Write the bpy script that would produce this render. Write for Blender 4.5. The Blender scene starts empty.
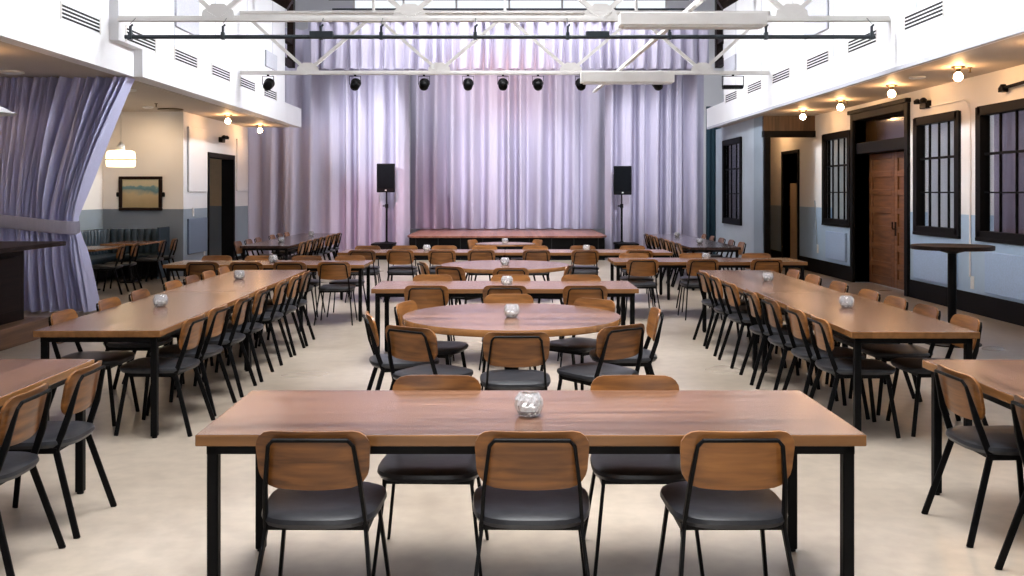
import bpy, bmesh, math, random
from mathutils import Vector, Matrix
random.seed(7)
PI = math.pi
sc = bpy.context.scene
COL = sc.collection
sin, cos = math.sin, math.cos

# ------------------------------------------------------------------ helpers
class MB:
    def __init__(s):
        s.v = []; s.f = []
    def add(s, vs, fs):
        b = len(s.v); s.v += [tuple(p) for p in vs]; s.f += [tuple(i + b for i in f) for f in fs]; return s
    def box(s, x0, x1, y0, y1, z0, z1):
        return s.add([(x0,y0,z0),(x1,y0,z0),(x1,y1,z0),(x0,y1,z0),(x0,y0,z1),(x1,y0,z1),(x1,y1,z1),(x0,y1,z1)],
                     [(0,3,2,1),(4,5,6,7),(0,1,5,4),(1,2,6,5),(2,3,7,6),(3,0,4,7)])
    def quad(s, a, b, c, d):
        return s.add([a,b,c,d], [(0,1,2,3)])
    def bar(s, pts, w, h, side=(1,0,0)):
        """flat bar through pts: w along 'side', h across it"""
        pts = [Vector(p) for p in pts]; n = len(pts); side = Vector(side).normalized(); rings = []
        for i, p in enumerate(pts):
            d0 = (pts[i]-pts[i-1]).normalized() if i else None
            d1 = (pts[i+1]-pts[i]).normalized() if i < n-1 else None
            d = (d0+d1).normalized() if d0 and d1 else (d0 or d1)
            k = 1.0
            if d0 and d1: k = 1/max(.4, d.dot(d1))
            sd = (side - d*side.dot(d)).normalized(); up = d.cross(sd).normalized()
            rings.append([p+sd*a*w/2+up*b*h/2*k for a, b in ((-1,-1),(1,-1),(1,1),(-1,1))])
        vs = [q for r in rings for q in r]; fs = [(3,2,1,0)]
        for i in range(n-1):
            for j in range(4):
                a = i*4+j; b = i*4+(j+1) % 4; fs.append((a, b, b+4, a+4))
        m = (n-1)*4; fs.append((m, m+1, m+2, m+3))
        return s.add(vs, fs)
    def tube(s, pts, r, n=8, cap=True):
        pts = [Vector(p) for p in pts]; m = len(pts); up0 = None; vs = []
        rr = r if isinstance(r, (list, tuple)) else [r]*m
        for i, p in enumerate(pts):
            if i == 0: d = pts[1]-pts[0]
            elif i == m-1: d = pts[-1]-pts[-2]
            else: d = (pts[i+1]-pts[i]).normalized()+(pts[i]-pts[i-1]).normalized()
            d.normalize()
            if up0 is None: up0 = Vector((0,0,1)) if abs(d.z) < .9 else Vector((1,0,0))
            a = (up0-d*up0.dot(d)).normalized(); up0 = a; b = d.cross(a)
            vs += [p+a*cos(2*PI*k/n)*rr[i]+b*sin(2*PI*k/n)*rr[i] for k in range(n)]
        fs = []
        for i in range(m-1):
            for k in range(n):
                k2 = (k+1) % n; fs.append((i*n+k, i*n+k2, (i+1)*n+k2, (i+1)*n+k))
        if cap: fs += [tuple(range(n-1,-1,-1)), tuple(range((m-1)*n, m*n))]
        return s.add(vs, fs)
    def lathe(s, prof, n=24, c=(0,0,0), closed=False, wob=None):
        vs = []
        for j, (r, z) in enumerate(prof):
            for k in range(n):
                q = r*(wob(k, j) if wob else 1)
                vs.append((c[0]+q*cos(2*PI*k/n), c[1]+q*sin(2*PI*k/n), c[2]+z))
        fs = []
        for j in range(len(prof)-1):
            for k in range(n):
                k2 = (k+1) % n; fs.append((j*n+k, j*n+k2, (j+1)*n+k2, (j+1)*n+k))
        if not closed:
            fs += [tuple(range(n-1,-1,-1)), tuple(range((len(prof)-1)*n, len(prof)*n))]
        return s.add(vs, fs)
    def prism(s, poly, y0, y1):
        """polygon in xz, extruded along y"""
        n = len(poly)
        vs = [(x, y0, z) for x, z in poly]+[(x, y1, z) for x, z in poly]
        fs = [tuple(range(n)), tuple(range(2*n-1, n-1, -1))]
        for i in range(n):
            j = (i+1) % n; fs.append((j, i, i+n, j+n))
        return s.add(vs, fs)
    def grid(s, rows):
        nr = len(rows); nc = len(rows[0]); vs = [p for r in rows for p in r]; fs = []
        for i in range(nr-1):
            for j in range(nc-1):
                fs.append((i*nc+j, i*nc+j+1, (i+1)*nc+j+1, (i+1)*nc+j))
        return s.add(vs, fs)
    def build(s, name, mat, parent=None, bevel=0, seg=2, smooth=False, loc=None, subsurf=0, thick=0):
        me = bpy.data.meshes.new(name); me.from_pydata(s.v, [], s.f)
        bm = bmesh.new(); bm.from_mesh(me)
        bmesh.ops.recalc_face_normals(bm, faces=bm.faces)
        if bevel:
            es = [e for e in bm.edges if len(e.link_faces) == 2 and e.calc_face_angle(0) > .6]
            bmesh.ops.bevel(bm, geom=es, offset=bevel, segments=seg, profile=.5, affect='EDGES', clamp_overlap=True)
        if smooth:
            for f in bm.faces: f.smooth = True
            for e in bm.edges:
                if len(e.link_faces) == 2 and e.calc_face_angle(0) > .75: e.smooth = False
        bm.to_mesh(me); bm.free()
        me.materials.append(mat)
        o = bpy.data.objects.new(name, me); COL.objects.link(o)
        if parent: o.parent = parent
        if loc: o.location = loc
        if thick:
            m = o.modifiers.new('solid', 'SOLIDIFY'); m.thickness = thick; m.offset = 0
        if subsurf:
            m = o.modifiers.new('sub', 'SUBSURF'); m.levels = m.render_levels = subsurf
        return o

def tag(o, label=None, cat=None, group=None, kind=None):
    if label: o['label'] = label
    if cat: o['category'] = cat
    if group: o['group'] = group
    if kind: o['kind'] = kind
    return o
def thing(name, label, cat, loc=(0,0,0), rz=0, group=None):
    o = bpy.data.objects.new(name, None); COL.objects.link(o)
    o.empty_display_size = .1
    o.location = loc; o.rotation_euler = (0,0,rz)
    return tag(o, label, cat, group)
KIDS = {}
def dup(root, loc, rz, label, group=None):
    def cp(o, par):
        c = o.copy(); COL.objects.link(c)
        if par: c.parent = par
        for ch in KIDS.setdefault(o.name, list(o.children)): cp(ch, c)
        return c
    r = cp(root, None); r.location = loc; r.rotation_euler = (0,0,rz); r['label'] = label
    if group: r['group'] = group
    return r
used = set()
def first_or_dup(root, loc, rz, label, group=None):
    if root.name not in used:
        used.add(root.name); KIDS.setdefault(root.name, list(root.children))
        root.location = loc; root.rotation_euler = (0,0,rz); root['label'] = label
        if group: root['group'] = group
        return root
    return dup(root, loc, rz, label, group)
def struct(name, mb, mat, parent=None, **k):
    o = mb.build(name, mat, parent, **k)
    if not parent: o['kind'] = 'structure'
    return o

# ------------------------------------------------------------------ materials
def newmat(name):
    m = bpy.data.materials.new(name); m.use_nodes = True
    nt = m.node_tree; b = nt.nodes['Principled BSDF']
    return m, nt, b
def N(nt, t, **k):
    n = nt.nodes.new(t)
    for a, v in k.items(): setattr(n, a, v)
    return n
def ramp(nt, c0, c1, p0=0., p1=1.):
    r = nt.nodes.new('ShaderNodeValToRGB')
    r.color_ramp.elements[0].color = (*c0, 1); r.color_ramp.elements[1].color = (*c1, 1)
    r.color_ramp.elements[0].position = p0; r.color_ramp.elements[1].position = p1
    return r
def plain(name, col, rough=.5, metal=0, var=.06, scale=6, bump=0, spec=.5, sheen=0):
    m, nt, b = newmat(name)
    tc = N(nt, 'ShaderNodeTexCoord'); no = N(nt, 'ShaderNodeTexNoise'); no.inputs['Scale'].default_value = scale
    no.inputs['Detail'].default_value = 4
    nt.links.new(tc.outputs['Object'], no.inputs['Vector'])
    r = ramp(nt, [max(0, c*(1-var)) for c in col], [min(1, c*(1+var)) for c in col], .3, .7)
    nt.links.new(no.outputs['Fac'], r.inputs['Fac']); nt.links.new(r.outputs['Color'], b.inputs['Base Color'])
    b.inputs['Roughness'].default_value = rough; b.inputs['Metallic'].default_value = metal
    b.inputs['Specular IOR Level'].default_value = spec
    if sheen: b.inputs['Sheen Weight'].default_value = sheen
    if bump:
        bp = N(nt, 'ShaderNodeBump'); bp.inputs['Strength'].default_value = bump; bp.inputs['Distance'].default_value = .01
        nt.links.new(no.outputs['Fac'], bp.inputs['Height']); nt.links.new(bp.outputs['Normal'], b.inputs['Normal'])
    return m
def wood(name, dark, light, rough=.35, board=.14, axis='X', coat=0, streak=(1.2, 22, 22), spec=.5, edge=None):
    """boards running along local 'axis'"""
    m, nt, b = newmat(name); L = nt.links
    tc = N(nt, 'ShaderNodeTexCoord'); sp = N(nt, 'ShaderNodeSeparateXYZ'); L.new(tc.outputs['Object'], sp.inputs[0])
    oi = N(nt, 'ShaderNodeObjectInfo')
    across = {'X': 'Y', 'Y': 'X', 'Z': 'X'}[axis]
    dv = N(nt, 'ShaderNodeMath', operation='DIVIDE'); dv.inputs[1].default_value = board; L.new(sp.outputs[across], dv.inputs[0])
    fl = N(nt, 'ShaderNodeMath', operation='FLOOR'); L.new(dv.outputs[0], fl.inputs[0])
    ad = N(nt, 'ShaderNodeMath', operation='MULTIPLY_ADD'); L.new(oi.outputs['Random'], ad.inputs[0]); ad.inputs[1].default_value = 57.; L.new(fl.outputs[0], ad.inputs[2])
    wn = N(nt, 'ShaderNodeTexWhiteNoise', noise_dimensions='1D'); L.new(ad.outputs[0], wn.inputs['W'])
    mp = N(nt, 'ShaderNodeMapping'); L.new(tc.outputs['Object'], mp.inputs['Vector'])
    s = {'X': streak, 'Y': (streak[1], streak[0], streak[2]), 'Z': (streak[1], streak[2], streak[0])}[axis]
    mp.inputs['Scale'].default_value = s
    cx = N(nt, 'ShaderNodeCombineXYZ'); 
    m10 = N(nt, 'ShaderNodeMath', operation='MULTIPLY'); L.new(wn.outputs['Value'], m10.inputs[0]); m10.inputs[1].default_value = 40
    for i in range(3): L.new(m10.outputs[0], cx.inputs[i])
    va = N(nt, 'ShaderNodeVectorMath', operation='ADD'); L.new(mp.outputs[0], va.inputs[0]); L.new(cx.outputs[0], va.inputs[1])
    no = N(nt, 'ShaderNodeTexNoise'); no.inputs['Scale'].default_value = 1; no.inputs['Detail'].default_value = 3.5; no.inputs['Distortion'].default_value = .25
    L.new(va.outputs[0], no.inputs['Vector'])
    mx = N(nt, 'ShaderNodeMath', operation='MULTIPLY_ADD'); L.new(wn.outputs['Value'], mx.inputs[0]); mx.inputs[1].default_value = .32; L.new(no.outputs['Fac'], mx.inputs[2])
    r = ramp(nt, dark, light, .38, .95); L.new(mx.outputs[0], r.inputs['Fac']); out = r.outputs['Color']
    if edge:
        s2 = N(nt, 'ShaderNodeSeparateXYZ'); L.new(tc.outputs['Normal'], s2.inputs[0])
        ab = N(nt, 'ShaderNodeMath', operation='LESS_THAN'); L.new(s2.outputs['Z'], ab.inputs[0]); ab.inputs[1].default_value = .5
        r2 = ramp(nt, [c*.7 for c in edge], [min(1, c*1.15) for c in edge], .38, .95); L.new(mx.outputs[0], r2.inputs['Fac'])
        xe = N(nt, 'ShaderNodeMix', data_type='RGBA'); L.new(ab.outputs[0], xe.inputs['Factor']); L.new(out, xe.inputs['A']); L.new(r2.outputs[0], xe.inputs['B']); out = xe.outputs['Result']
    L.new(out, b.inputs['Base Color'])
    b.inputs['Roughness'].default_value = rough; b.inputs['Coat Weight'].default_value = coat; b.inputs['Coat Roughness'].default_value = .2
    b.inputs['Specular IOR Level'].default_value = spec
    return m
def emit(name, col, st):
    m, nt, b = newmat(name)
    b.inputs['Base Color'].default_value = (*col, 1); b.inputs['Emission Color'].default_value = (*col, 1); b.inputs['Emission Strength'].default_value = st
    return m
def glass(name, tint=(1,1,1), refl=.12):
    m = bpy.data.materials.new(name); m.use_nodes = True; nt = m.node_tree; nt.nodes.clear(); L = nt.links
    o = N(nt, 'ShaderNodeOutputMaterial'); t = N(nt, 'ShaderNodeBsdfTransparent'); t.inputs[0].default_value = (*tint, 1)
    g = N(nt, 'ShaderNodeBsdfGlossy'); g.inputs['Roughness'].default_value = .05
    f = N(nt, 'ShaderNodeFresnel'); ge = N(nt, 'ShaderNodeNewGeometry')
    mr = N(nt, 'ShaderNodeMapRange'); mr.inputs[3].default_value = 1.45; mr.inputs[4].default_value = 1/1.45
    L.new(ge.outputs['Backfacing'], mr.inputs[0]); L.new(mr.outputs[0], f.inputs[0])
    x = N(nt, 'ShaderNodeMixShader'); L.new(f.outputs[0], x.inputs[0]); L.new(t.outputs[0], x.inputs[1]); L.new(g.outputs[0], x.inputs[2]); L.new(x.outputs[0], o.inputs[0])
    return m
def cloth(name, col, trans=.25, stripe=0):
    m = bpy.data.materials.new(name); m.use_nodes = True; nt = m.node_tree; nt.nodes.clear(); L = nt.links
    o = N(nt, 'ShaderNodeOutputMaterial'); d = N(nt, 'ShaderNodeBsdfDiffuse'); t = N(nt, 'ShaderNodeBsdfTranslucent')
    tc = N(nt, 'ShaderNodeTexCoord'); mp = N(nt, 'ShaderNodeMapping'); mp.inputs['Scale'].default_value = (60, 60, 1.5)
    no = N(nt, 'ShaderNodeTexNoise'); no.inputs['Scale'].default_value = 1; L.new(tc.outputs['Object'], mp.inputs[0]); L.new(mp.outputs[0], no.inputs['Vector'])
    r = ramp(nt, [c*.96 for c in col], [min(1, c*1.04) for c in col], .3, .7); L.new(no.outputs['Fac'], r.inputs[0])
    L.new(r.outputs[0], d.inputs[0]); L.new(r.outputs[0], t.inputs[0])
    x = N(nt, 'ShaderNodeMixShader'); x.inputs[0].default_value = trans; L.new(d.outputs[0], x.inputs[1]); L.new(t.outputs[0], x.inputs[2]); L.new(x.outputs[0], o.inputs[0])
    return m

M = {}
M['white'] = plain('white_paint', (.83,.84,.865), .6, var=.02, scale=2)
M['cream'] = plain('cream_paint', (.86,.85,.84), .6, var=.02, scale=2)
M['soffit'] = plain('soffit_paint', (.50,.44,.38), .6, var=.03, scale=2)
M['steel_white'] = plain('white_steel', (.86,.845,.82), .5, var=.03)
M['grey_blue'] = plain('grey_blue_paint', (.30,.37,.44), .55, var=.04, scale=3)
M['dado'] = plain('dado_paint', (.20,.24,.30), .55, var=.05, scale=3)
M['pale_blue'] = plain('pale_blue_paint', (.46,.53,.60), .55, var=.04, scale=3)
M['dado_pale'] = plain('pale_blue_dado_paint', (.41,.55,.71), .55, var=.04, scale=3)
M['panel_blue'] = plain('blue_felt', (.40,.54,.76), .9, var=.08, scale=40)
M['panel_slate'] = plain('slate_felt', (.17,.22,.31), .9, var=.08, scale=40)
M['panel_grey'] = plain('grey_felt', (.52,.53,.60), .9, var=.08, scale=40)
M['black'] = plain('black_metal', (.003,.003,.0035), .5, var=.2, scale=20, spec=.12)
M['black_trim'] = plain('black_paint', (.004,.004,.005), .6, var=.2, spec=.12)
M['pipe'] = plain('dark_pipe', (.02,.03,.04), .4, var=.1)
M['dark'] = plain('dark_void', (.008,.008,.009), .8)
M['seat'] = plain('black_vinyl', (.015,.016,.020), .38, var=.25, scale=25, bump=.08, spec=.5)
M['ply'] = wood('ply_wood', (.095,.032,.006), (.36,.145,.034), .34, 5.0, 'X', streak=(2.5, 30, 30))
M['table'] = wood('table_wood', (.062,.027,.0145), (.225,.112,.066), .24, .145, 'X', coat=.12, spec=.36, edge=(.26,.12,.042))
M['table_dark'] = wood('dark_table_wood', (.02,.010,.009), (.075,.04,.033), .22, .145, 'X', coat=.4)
M['door'] = wood('door_wood', (.085,.030,.009), (.25,.10,.033), .4, 3.0, 'Y', streak=(2., 20, 20))
M['darkwood'] = wood('dark_wood', (.005,.0025,.002), (.022,.010,.007), .5, .2, 'Y', spec=.12)
M['plinth'] = wood('plinth_wood', (.06,.028,.014), (.20,.10,.05), .45, .4, 'Y')
M['plank'] = wood('header_planks', (.05,.028,.016), (.13,.075,.042), .5, .16, 'Z')
M['stage'] = wood('stage_wood', (.20,.07,.045), (.40,.17,.11), .35, .1, 'Y')
M['tan'] = plain('tan_paint', (.62,.46,.30), .6)
M['leather'] = plain('blue_black_leather', (.022,.04,.06), .32, var=.3, scale=12)
M['curtain'] = cloth('lavender_cloth', (.53,.50,.62), .06)
M['curtain_near'] = cloth('blue_lavender_cloth', (.60,.62,.88), .04)
M['curtain_teal'] = cloth('teal_cloth', (.03,.06,.08), .05)
M['curtain_dark'] = cloth('plum_cloth', (.10,.095,.13), .2)
M['blind'] = cloth('blind_slats', (.40,.42,.43), .55)
M['glass'] = glass('clear_glass')
M['bulb'] = emit('warm_bulb', (1,.56,.25), 125)
M['shade'] = emit('opal_shade', (1,.76,.46), 3.2)
M['lens'] = plain('lens_glass', (.05,.06,.07), .1)
M['brass'] = plain('dark_brass', (.10,.07,.03), .35, 1)
M['plastic'] = plain('white_plastic', (.8,.8,.78), .4)
M['grille'] = plain('speaker_grille', (.006,.007,.009), .8, var=.4, scale=120, spec=.06)
M['wax'] = plain('candle_wax', (.85,.83,.78), .5)
M['amber'] = plain('amber_glass', (.06,.035,.013), .12)

def cutglass():
    m, nt, b = newmat('cut_glass')
    b.inputs['Base Color'].default_value = (.93,.95,.97,1); b.inputs['Roughness'].default_value = .06
    b.inputs['Transmission Weight'].default_value = .8; b.inputs['IOR'].default_value = 1.45
    return m
M['cutglass'] = cutglass()

def floor_mat():
    m, nt, b = newmat('polished_concrete'); L = nt.links
    tc = N(nt, 'ShaderNodeTexCoord')
    n1 = N(nt, 'ShaderNodeTexNoise'); n1.inputs['Scale'].default_value = .55; n1.inputs['Detail'].default_value = 4; n1.inputs['Roughness'].default_value = .55
    n2 = N(nt, 'ShaderNodeTexNoise'); n2.inputs['Scale'].default_value = 9; n2.inputs['Detail'].default_value = 3
    L.new(tc.outputs['Object'], n1.inputs[0]); L.new(tc.outputs['Object'], n2.inputs[0])
    r1 = ramp(nt, (.21,.168,.128), (.40,.338,.272), .30, .70); L.new(n1.outputs[0], r1.inputs[0])
    r2 = ramp(nt, (.90,.90,.90), (1.06,1.06,1.06), .35, .65); L.new(n2.outputs[0], r2.inputs[0])
    mx = N(nt, 'ShaderNodeMix', data_type='RGBA', blend_type='MULTIPLY'); mx.inputs['Factor'].default_value = 1
    L.new(r1.outputs[0], mx.inputs['A']); L.new(r2.outputs[0], mx.inputs['B']); L.new(mx.outputs['Result'], b.inputs['Base Color'])
    n3 = N(nt, 'ShaderNodeTexNoise'); n3.inputs['Scale'].default_value = .8; n3.inputs['Detail'].default_value = 1; L.new(tc.outputs['Object'], n3.inputs[0])
    rr = N(nt, 'ShaderNodeMapRange'); L.new(n3.outputs[0], rr.inputs[0]); rr.inputs[3].default_value = .24; rr.inputs[4].default_value = .36
    L.new(rr.outputs[0], b.inputs['Roughness']); b.inputs['Specular IOR Level'].default_value = .8
    return m
M['floor'] = floor_mat()
def painting_mat():
    m, nt, b = newmat('seascape_paint'); L = nt.links
    tc = N(nt, 'ShaderNodeTexCoord'); sp = N(nt, 'ShaderNodeSeparateXYZ'); L.new(tc.outputs['Object'], sp.inputs[0])
    no = N(nt, 'ShaderNodeTexNoise'); no.inputs['Scale'].default_value = 5; no.inputs['Detail'].default_value = 5; L.new(tc.outputs['Object'], no.inputs[0])
    ma = N(nt, 'ShaderNodeMath', operation='MULTIPLY_ADD'); L.new(no.outputs[0], ma.inputs[0]); ma.inputs[1].default_value = .28; L.new(sp.outputs['Z'], ma.inputs[2])
    mr = N(nt, 'ShaderNodeMapRange'); mr.inputs[1].default_value = -.16; mr.inputs[2].default_value = .46; L.new(ma.outputs[0], mr.inputs[0])
    r = nt.nodes.new('ShaderNodeValToRGB'); cr = r.color_ramp
    cr.elements[0].color = (.36,.30,.16,1); cr.elements[1].color = (.62,.56,.38,1)
    for p, c in ((.25,(.42,.33,.19)), (.45,(.50,.40,.24)), (.56,(.30,.33,.27)), (.62,(.10,.22,.27)), (.70,(.16,.30,.33)), (.74,(.55,.52,.38))):
        e = cr.elements.new(p); e.color = (*c, 1)
    L.new(mr.outputs[0], r.inputs[0]); L.new(r.outputs[0], b.inputs['Base Color']); b.inputs['Roughness'].default_value = .7
    return m
M['painting'] = painting_mat()

# ------------------------------------------------------------------ camera
FPX = 980.; EYE = 1.68
cam = bpy.data.cameras.new('camera'); co = bpy.data.objects.new('camera', cam); COL.objects.link(co)
co.location = (0, 0, EYE); co.rotation_euler = (PI/2, 0, 0)
cam.sensor_width = 36; cam.lens = FPX/1024*36
cam.shift_x = (512-505)/1024; cam.shift_y = -(288-192)/1024
cam.clip_end = 200
sc.camera = co

# ------------------------------------------------------------------ room shell
SOF = 3.28
XR, XL = 6.5, -8.0          # outer walls
struct('floor', MB().box(-9,9,-4,30,-.1,0), M['floor'])
# ceiling with a long roof-light opening
sk = (-1.8,1.8,-2.5,23.)
c = MB(); Zc = 8.2
c.box(-9,sk[0],-4,30,Zc,Zc+.2); c.box(sk[1],9,-4,30,Zc,Zc+.2); c.box(sk[0],sk[1],-4,sk[2],Zc,Zc+.2); c.box(sk[0],sk[1],sk[3],30,Zc,Zc+.2)
struct('ceiling', c, M['white'])
c = MB()
for i in range(12): y = sk[2]+(sk[3]-sk[2])*i/11; c.box(sk[0],sk[1],y-.03,y+.03,Zc+.02,Zc+.14)
for x in (-.9,0,.9): c.box(x-.03,x+.03,sk[2],sk[3],Zc+.02,Zc+.14)
w1 = struct('window_1', c, M['steel_white'])
MB().box(sk[0],sk[1],sk[2],sk[3],Zc+.15,Zc+.16).build('glass_pane', M['glass'], w1)

struct('wall_front', MB().box(-9,9,-4.2,-4,0,8.3), M['cream'])
# wall behind the stage, with a high band of window
c = MB(); c.box(-9,9,29.6,29.8,0,6.55); c.box(-9,9,29.6,29.8,7.9,8.3); c.box(-9,-4.6,29.6,29.8,6.55,7.9); c.box(4.9,9,29.6,29.8,6.55,7.9)
struct('wall_back', c, M['white'])
c = MB()
for x in (-4.6,-3.1,-1.5,.1,1.7,3.3,4.85): c.box(x,x+.06,29.62,29.7,6.55,7.9)
c.box(-4.6,4.9,29.62,29.7,7.15,7.2)
w = struct('window_2', c, M['steel_white']); MB().box(-4.6,4.9,29.72,29.73,6.55,7.9).build('glass_pane', M['glass'], w)
for sgn in (-1, 1):
    struct('wall_backstage_left' if sgn < 0 else 'wall_backstage_right', MB().box(*sorted((sgn*8.8, sgn*9)),24.3,29.7,0,8.3), M['white'])

# upper walls above the aisles (they carry on up as the side walls of the hall)
def upper(side, name):
    s = 1 if side > 0 else -1
    c = MB()
    if s < 0:
        c.box(-5.35,-5.15,-4,12.75,SOF,8.3); c.box(-5.35,-5.15,12.75,13.6,SOF,3.66)
        c.box(-5.3,-5.03,12.75,22.4,3.66,8.3); c.box(-5.3,-5.03,13.6,22.4,SOF,3.66); c.box(-5.25,-5.05,22.4,24.3,SOF,3.74)
    else:
        c.box(5.0,5.25,-4,22.4,SOF,8.3); c.box(5.0,5.25,22.4,24.3,SOF,3.74)
    return struct(name, c, M['white'])
upper(-1, 'wall_upper_left'); upper(1, 'wall_upper_right')
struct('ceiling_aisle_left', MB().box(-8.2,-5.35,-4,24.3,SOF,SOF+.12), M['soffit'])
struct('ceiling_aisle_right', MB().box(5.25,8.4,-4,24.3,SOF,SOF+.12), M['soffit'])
struct('shadow_strip', MB().box(5.0,5.06,-4,24.3,SOF-.05,SOF), M['panel_grey'])  # grey strip painted in for the shadow gap along the soffit edge
# floor-to-roof closing of aisle roofs is out of sight above

# vertical seams of the upper walls
c = MB()
for y in (11.9,14.9,17.0,19.1,21.2): c.box(-5.036,-5.026,y,y+.02,3.74,8.2) if y > 13.6 else None; c.box(4.994,5.002,y,y+.02,3.74,8.2)
struct('trim_2', c, M['panel_grey'])

# right wall : openings (y0,y1,z0,z1)
DADO = 1.36
W_A = (18.45,19.95,1.1,2.78); W_B = (14.02,15.48,1.1,2.78); W_C = (11.6,13.42,1.1,2.78)
DOOR = (15.85,18.2,0,3.02); FARDOOR = (21.7,22.9,0,2.55)
def wall_x(name, x0, x1, y0, y1, z1, ops, mat_hi, mat_lo, dado=DADO):
    hi, lo = MB(), MB()
    ys = sorted({y0, y1, *[o[0] for o in ops], *[o[1] for o in ops]})
    for a, b in zip(ys, ys[1:]):
        mid = (a+b)/2; op = [o for o in ops if o[0] < mid < o[1]]
        spans = [(0, z1)]
        for o in op: spans = [q for s in spans for q in ((s[0], min(s[1], o[2])), (max(s[0], o[3]), s[1])) if q[1]-q[0] > 1e-4]
        for p, q in spans:
            if p < dado: lo.box(x0,x1,a,b,p,min(q,dado))
            if q > dado: hi.box(x0,x1,a,b,max(p,dado),q)
    w = struct(name, hi, mat_hi)
    lo.build('dado', mat_lo, w)
    return w
wall_x('wall_right', XR, XR+.34, -4, 24.4, SOF, [W_A,W_B,W_C,DOOR,FARDOOR], M['cream'], M['dado_pale'])
# baseboards
c = MB()
for a, b in ((-4,15.72),(18.32,21.62),(22.98,24)): c.box(XR-.03,XR,a,b,0,.28)
struct('baseboard_right', c, M['black_trim'])

def window_in_right(name, W, cols, rows, back, x=XR, drape=None):
    y0,y1,z0,z1 = W; t = .11
    c = MB()
    c.box(x-.04,x+.1,y0-.05,y0+t-.02,z0-.04,z1+.06); c.box(x-.04,x+.1,y1-t+.02,y1+.05,z0-.04,z1+.06)
    c.box(x-.04,x+.1,y0,y1,z0-.07,z0+.05); c.box(x-.04,x+.1,y0,y1,z1-.06,z1+.07)
    c.box(x-.045,x+.1,y0-.05,y1+.05,z0-.09,z0-.04)
    w = struct(name, c, M['black_trim'], bevel=.006)
    c = MB(); a0, a1, b0, b1 = y0+t-.02, y1-t+.02, z0+.05, z1-.06
    for i in range(1, cols):
        y = a0+(a1-a0)*i/cols; c.box(x+.02,x+.05,y-.011,y+.011,b0,b1)
    for i in range(1, rows):
        z = b0+(b1-b0)*i/rows; k = .018 if i == rows-1 else .011; c.box(x+.02,x+.05,a0,a1,z-k,z+k)
    c.build('muntins', M['black_trim'], w)
    MB().box(x+.035,x+.041,a0,a1,b0,b1).build('glass_pane', M['glass'], w)
    if drape:
        rows_ = []
        n = 90
        for z in (b0-.05, b1+.05):
            rows_.append([(x+.17+.03*sin(k*.42)+.008*sin(k*.97), a0-.02+(a1-a0+.04)*k/n, z) for k in range(n+1)])
        MB().grid(rows_).build('drape', M[drape], w, smooth=True)
    else:
        c = MB(); z = b0-.02
        while z < b1+.02:
            c.quad((x+.158,a0-.02,z),(x+.158,a1+.02,z),(x+.140,a1+.02,z+.036),(x+.140,a0-.02,z+.036)); z += .035
        c.build('blind', M['blind'], w)
    return w
window_in_right('window_3', W_A, 4, 3, None)
window_in_right('window_4', W_B, 4, 3, None)
window_in_right('window_5', W_C, 4, 3, None, drape='curtain_dark')

# panelled double door with amber transom, deep black reveal
y0,y1,_,z1 = DOOR
c = MB()
c.box(XR-.05,XR+.34,y0-.13,y0,0,z1+.12); c.box(XR-.05,XR+.34,y1,y1+.13,0,z1+.12); c.box(XR-.05,XR+.34,y0,y1,z1-.02,z1+.12)
c.box(XR+.02,XR+.34,y0,y1,2.38,2.58)
c.box(XR-.09,XR+.0,y0-.17,y1+.17,z1+.1,z1+.17)
d1 = struct('door_1', c, M['black_trim'], bevel=.008)
MB().box(XR+.2,XR+.21,y0,y1,2.58,z1).build('transom_glass', M['amber'], d1)
ym = (y0+y1)/2
for a, b in ((y0+.01, ym-.004), (ym+.004, y1-.01)):
    c = MB(); c.box(XR+.29,XR+.33,a,b,.01,2.38)
    st = .13
    c.box(XR+.262,XR+.29,a,a+st,.01,2.38); c.box(XR+.262,XR+.29,b-st,b,.01,2.38)
    for i in range(8):
        z = .01+i*(2.38-.12)/7; c.box(XR+.262,XR+.29,a+st,b-st,z,z+.10 if i else z+.16)
    leaf = c.build('door_leaf', M['door'], d1, bevel=.008)
    if a == y0+.01:
        h = MB(); h.box(XR+.25,XR+.262,b-.09,b-.04,.92,1.16); h.tube([(XR+.255,b-.065,1.04),(XR+.21,b-.065,1.04),(XR+.2,b-.065,1.06),(XR+.2,b-.065,1.16)],.012)
        h.build('door_handle', M['black'], leaf)
# dark doorway further along the right wall with a tan door edge
y0,y1,_,z1 = FARDOOR
c = MB(); c.box(XR-.03,XR+.34,y0-.07,y0,0,z1+.07); c.box(XR-.03,XR+.34,y1,y1+.07,0,z1+.07); c.box(XR-.03,XR+.34,y0,y1,z1,z1+.07)
c.box(XR+.34,XR+.36,y0,y1,0,z1)
d = struct('door_2', c, M['black_trim'])
MB().box(XR+.15,XR+.215,y0+.65,y0+1.15,.02,1.88).build('door_leaf', M['tan'], d)

# inner wall on the right with a small window, portal and header
IX = 5.42
IW = (22.45,24.25,1.0,2.88)
c = MB(); 
for (a,b,p,q) in ((21.35,IW[0],0,SOF),(IW[1],25.2,0,SOF),(IW[0],IW[1],0,IW[2]),(IW[0],IW[1],IW[3],SOF)): c.box(IX,IX+.12,a,b,p,q)
struct('wall_inner_right', c, M['pale_blue'])
window_in_right('window_6', IW, 3, 3, None, x=IX, drape='curtain_dark')
c = MB(); c.box(IX,IX+.12,20.6,21.35,0,SOF)
struct('wall_portal', c, M['grey_blue'])
struct('wall_portal_header', MB().box(IX,XR,20.55,20.65,2.96,SOF), M['plank'])
c = MB(); c.box(IX+.0,XR,20.5,20.7,2.83,2.96); c.box(IX+.02,IX+.14,20.52,20.6,0,2.83)
struct('trim_3', c, M['black_trim'])
struct('wall_corridor', MB().box(IX+.12,XR,24.2,24.4,0,SOF), M['plank'])
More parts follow.
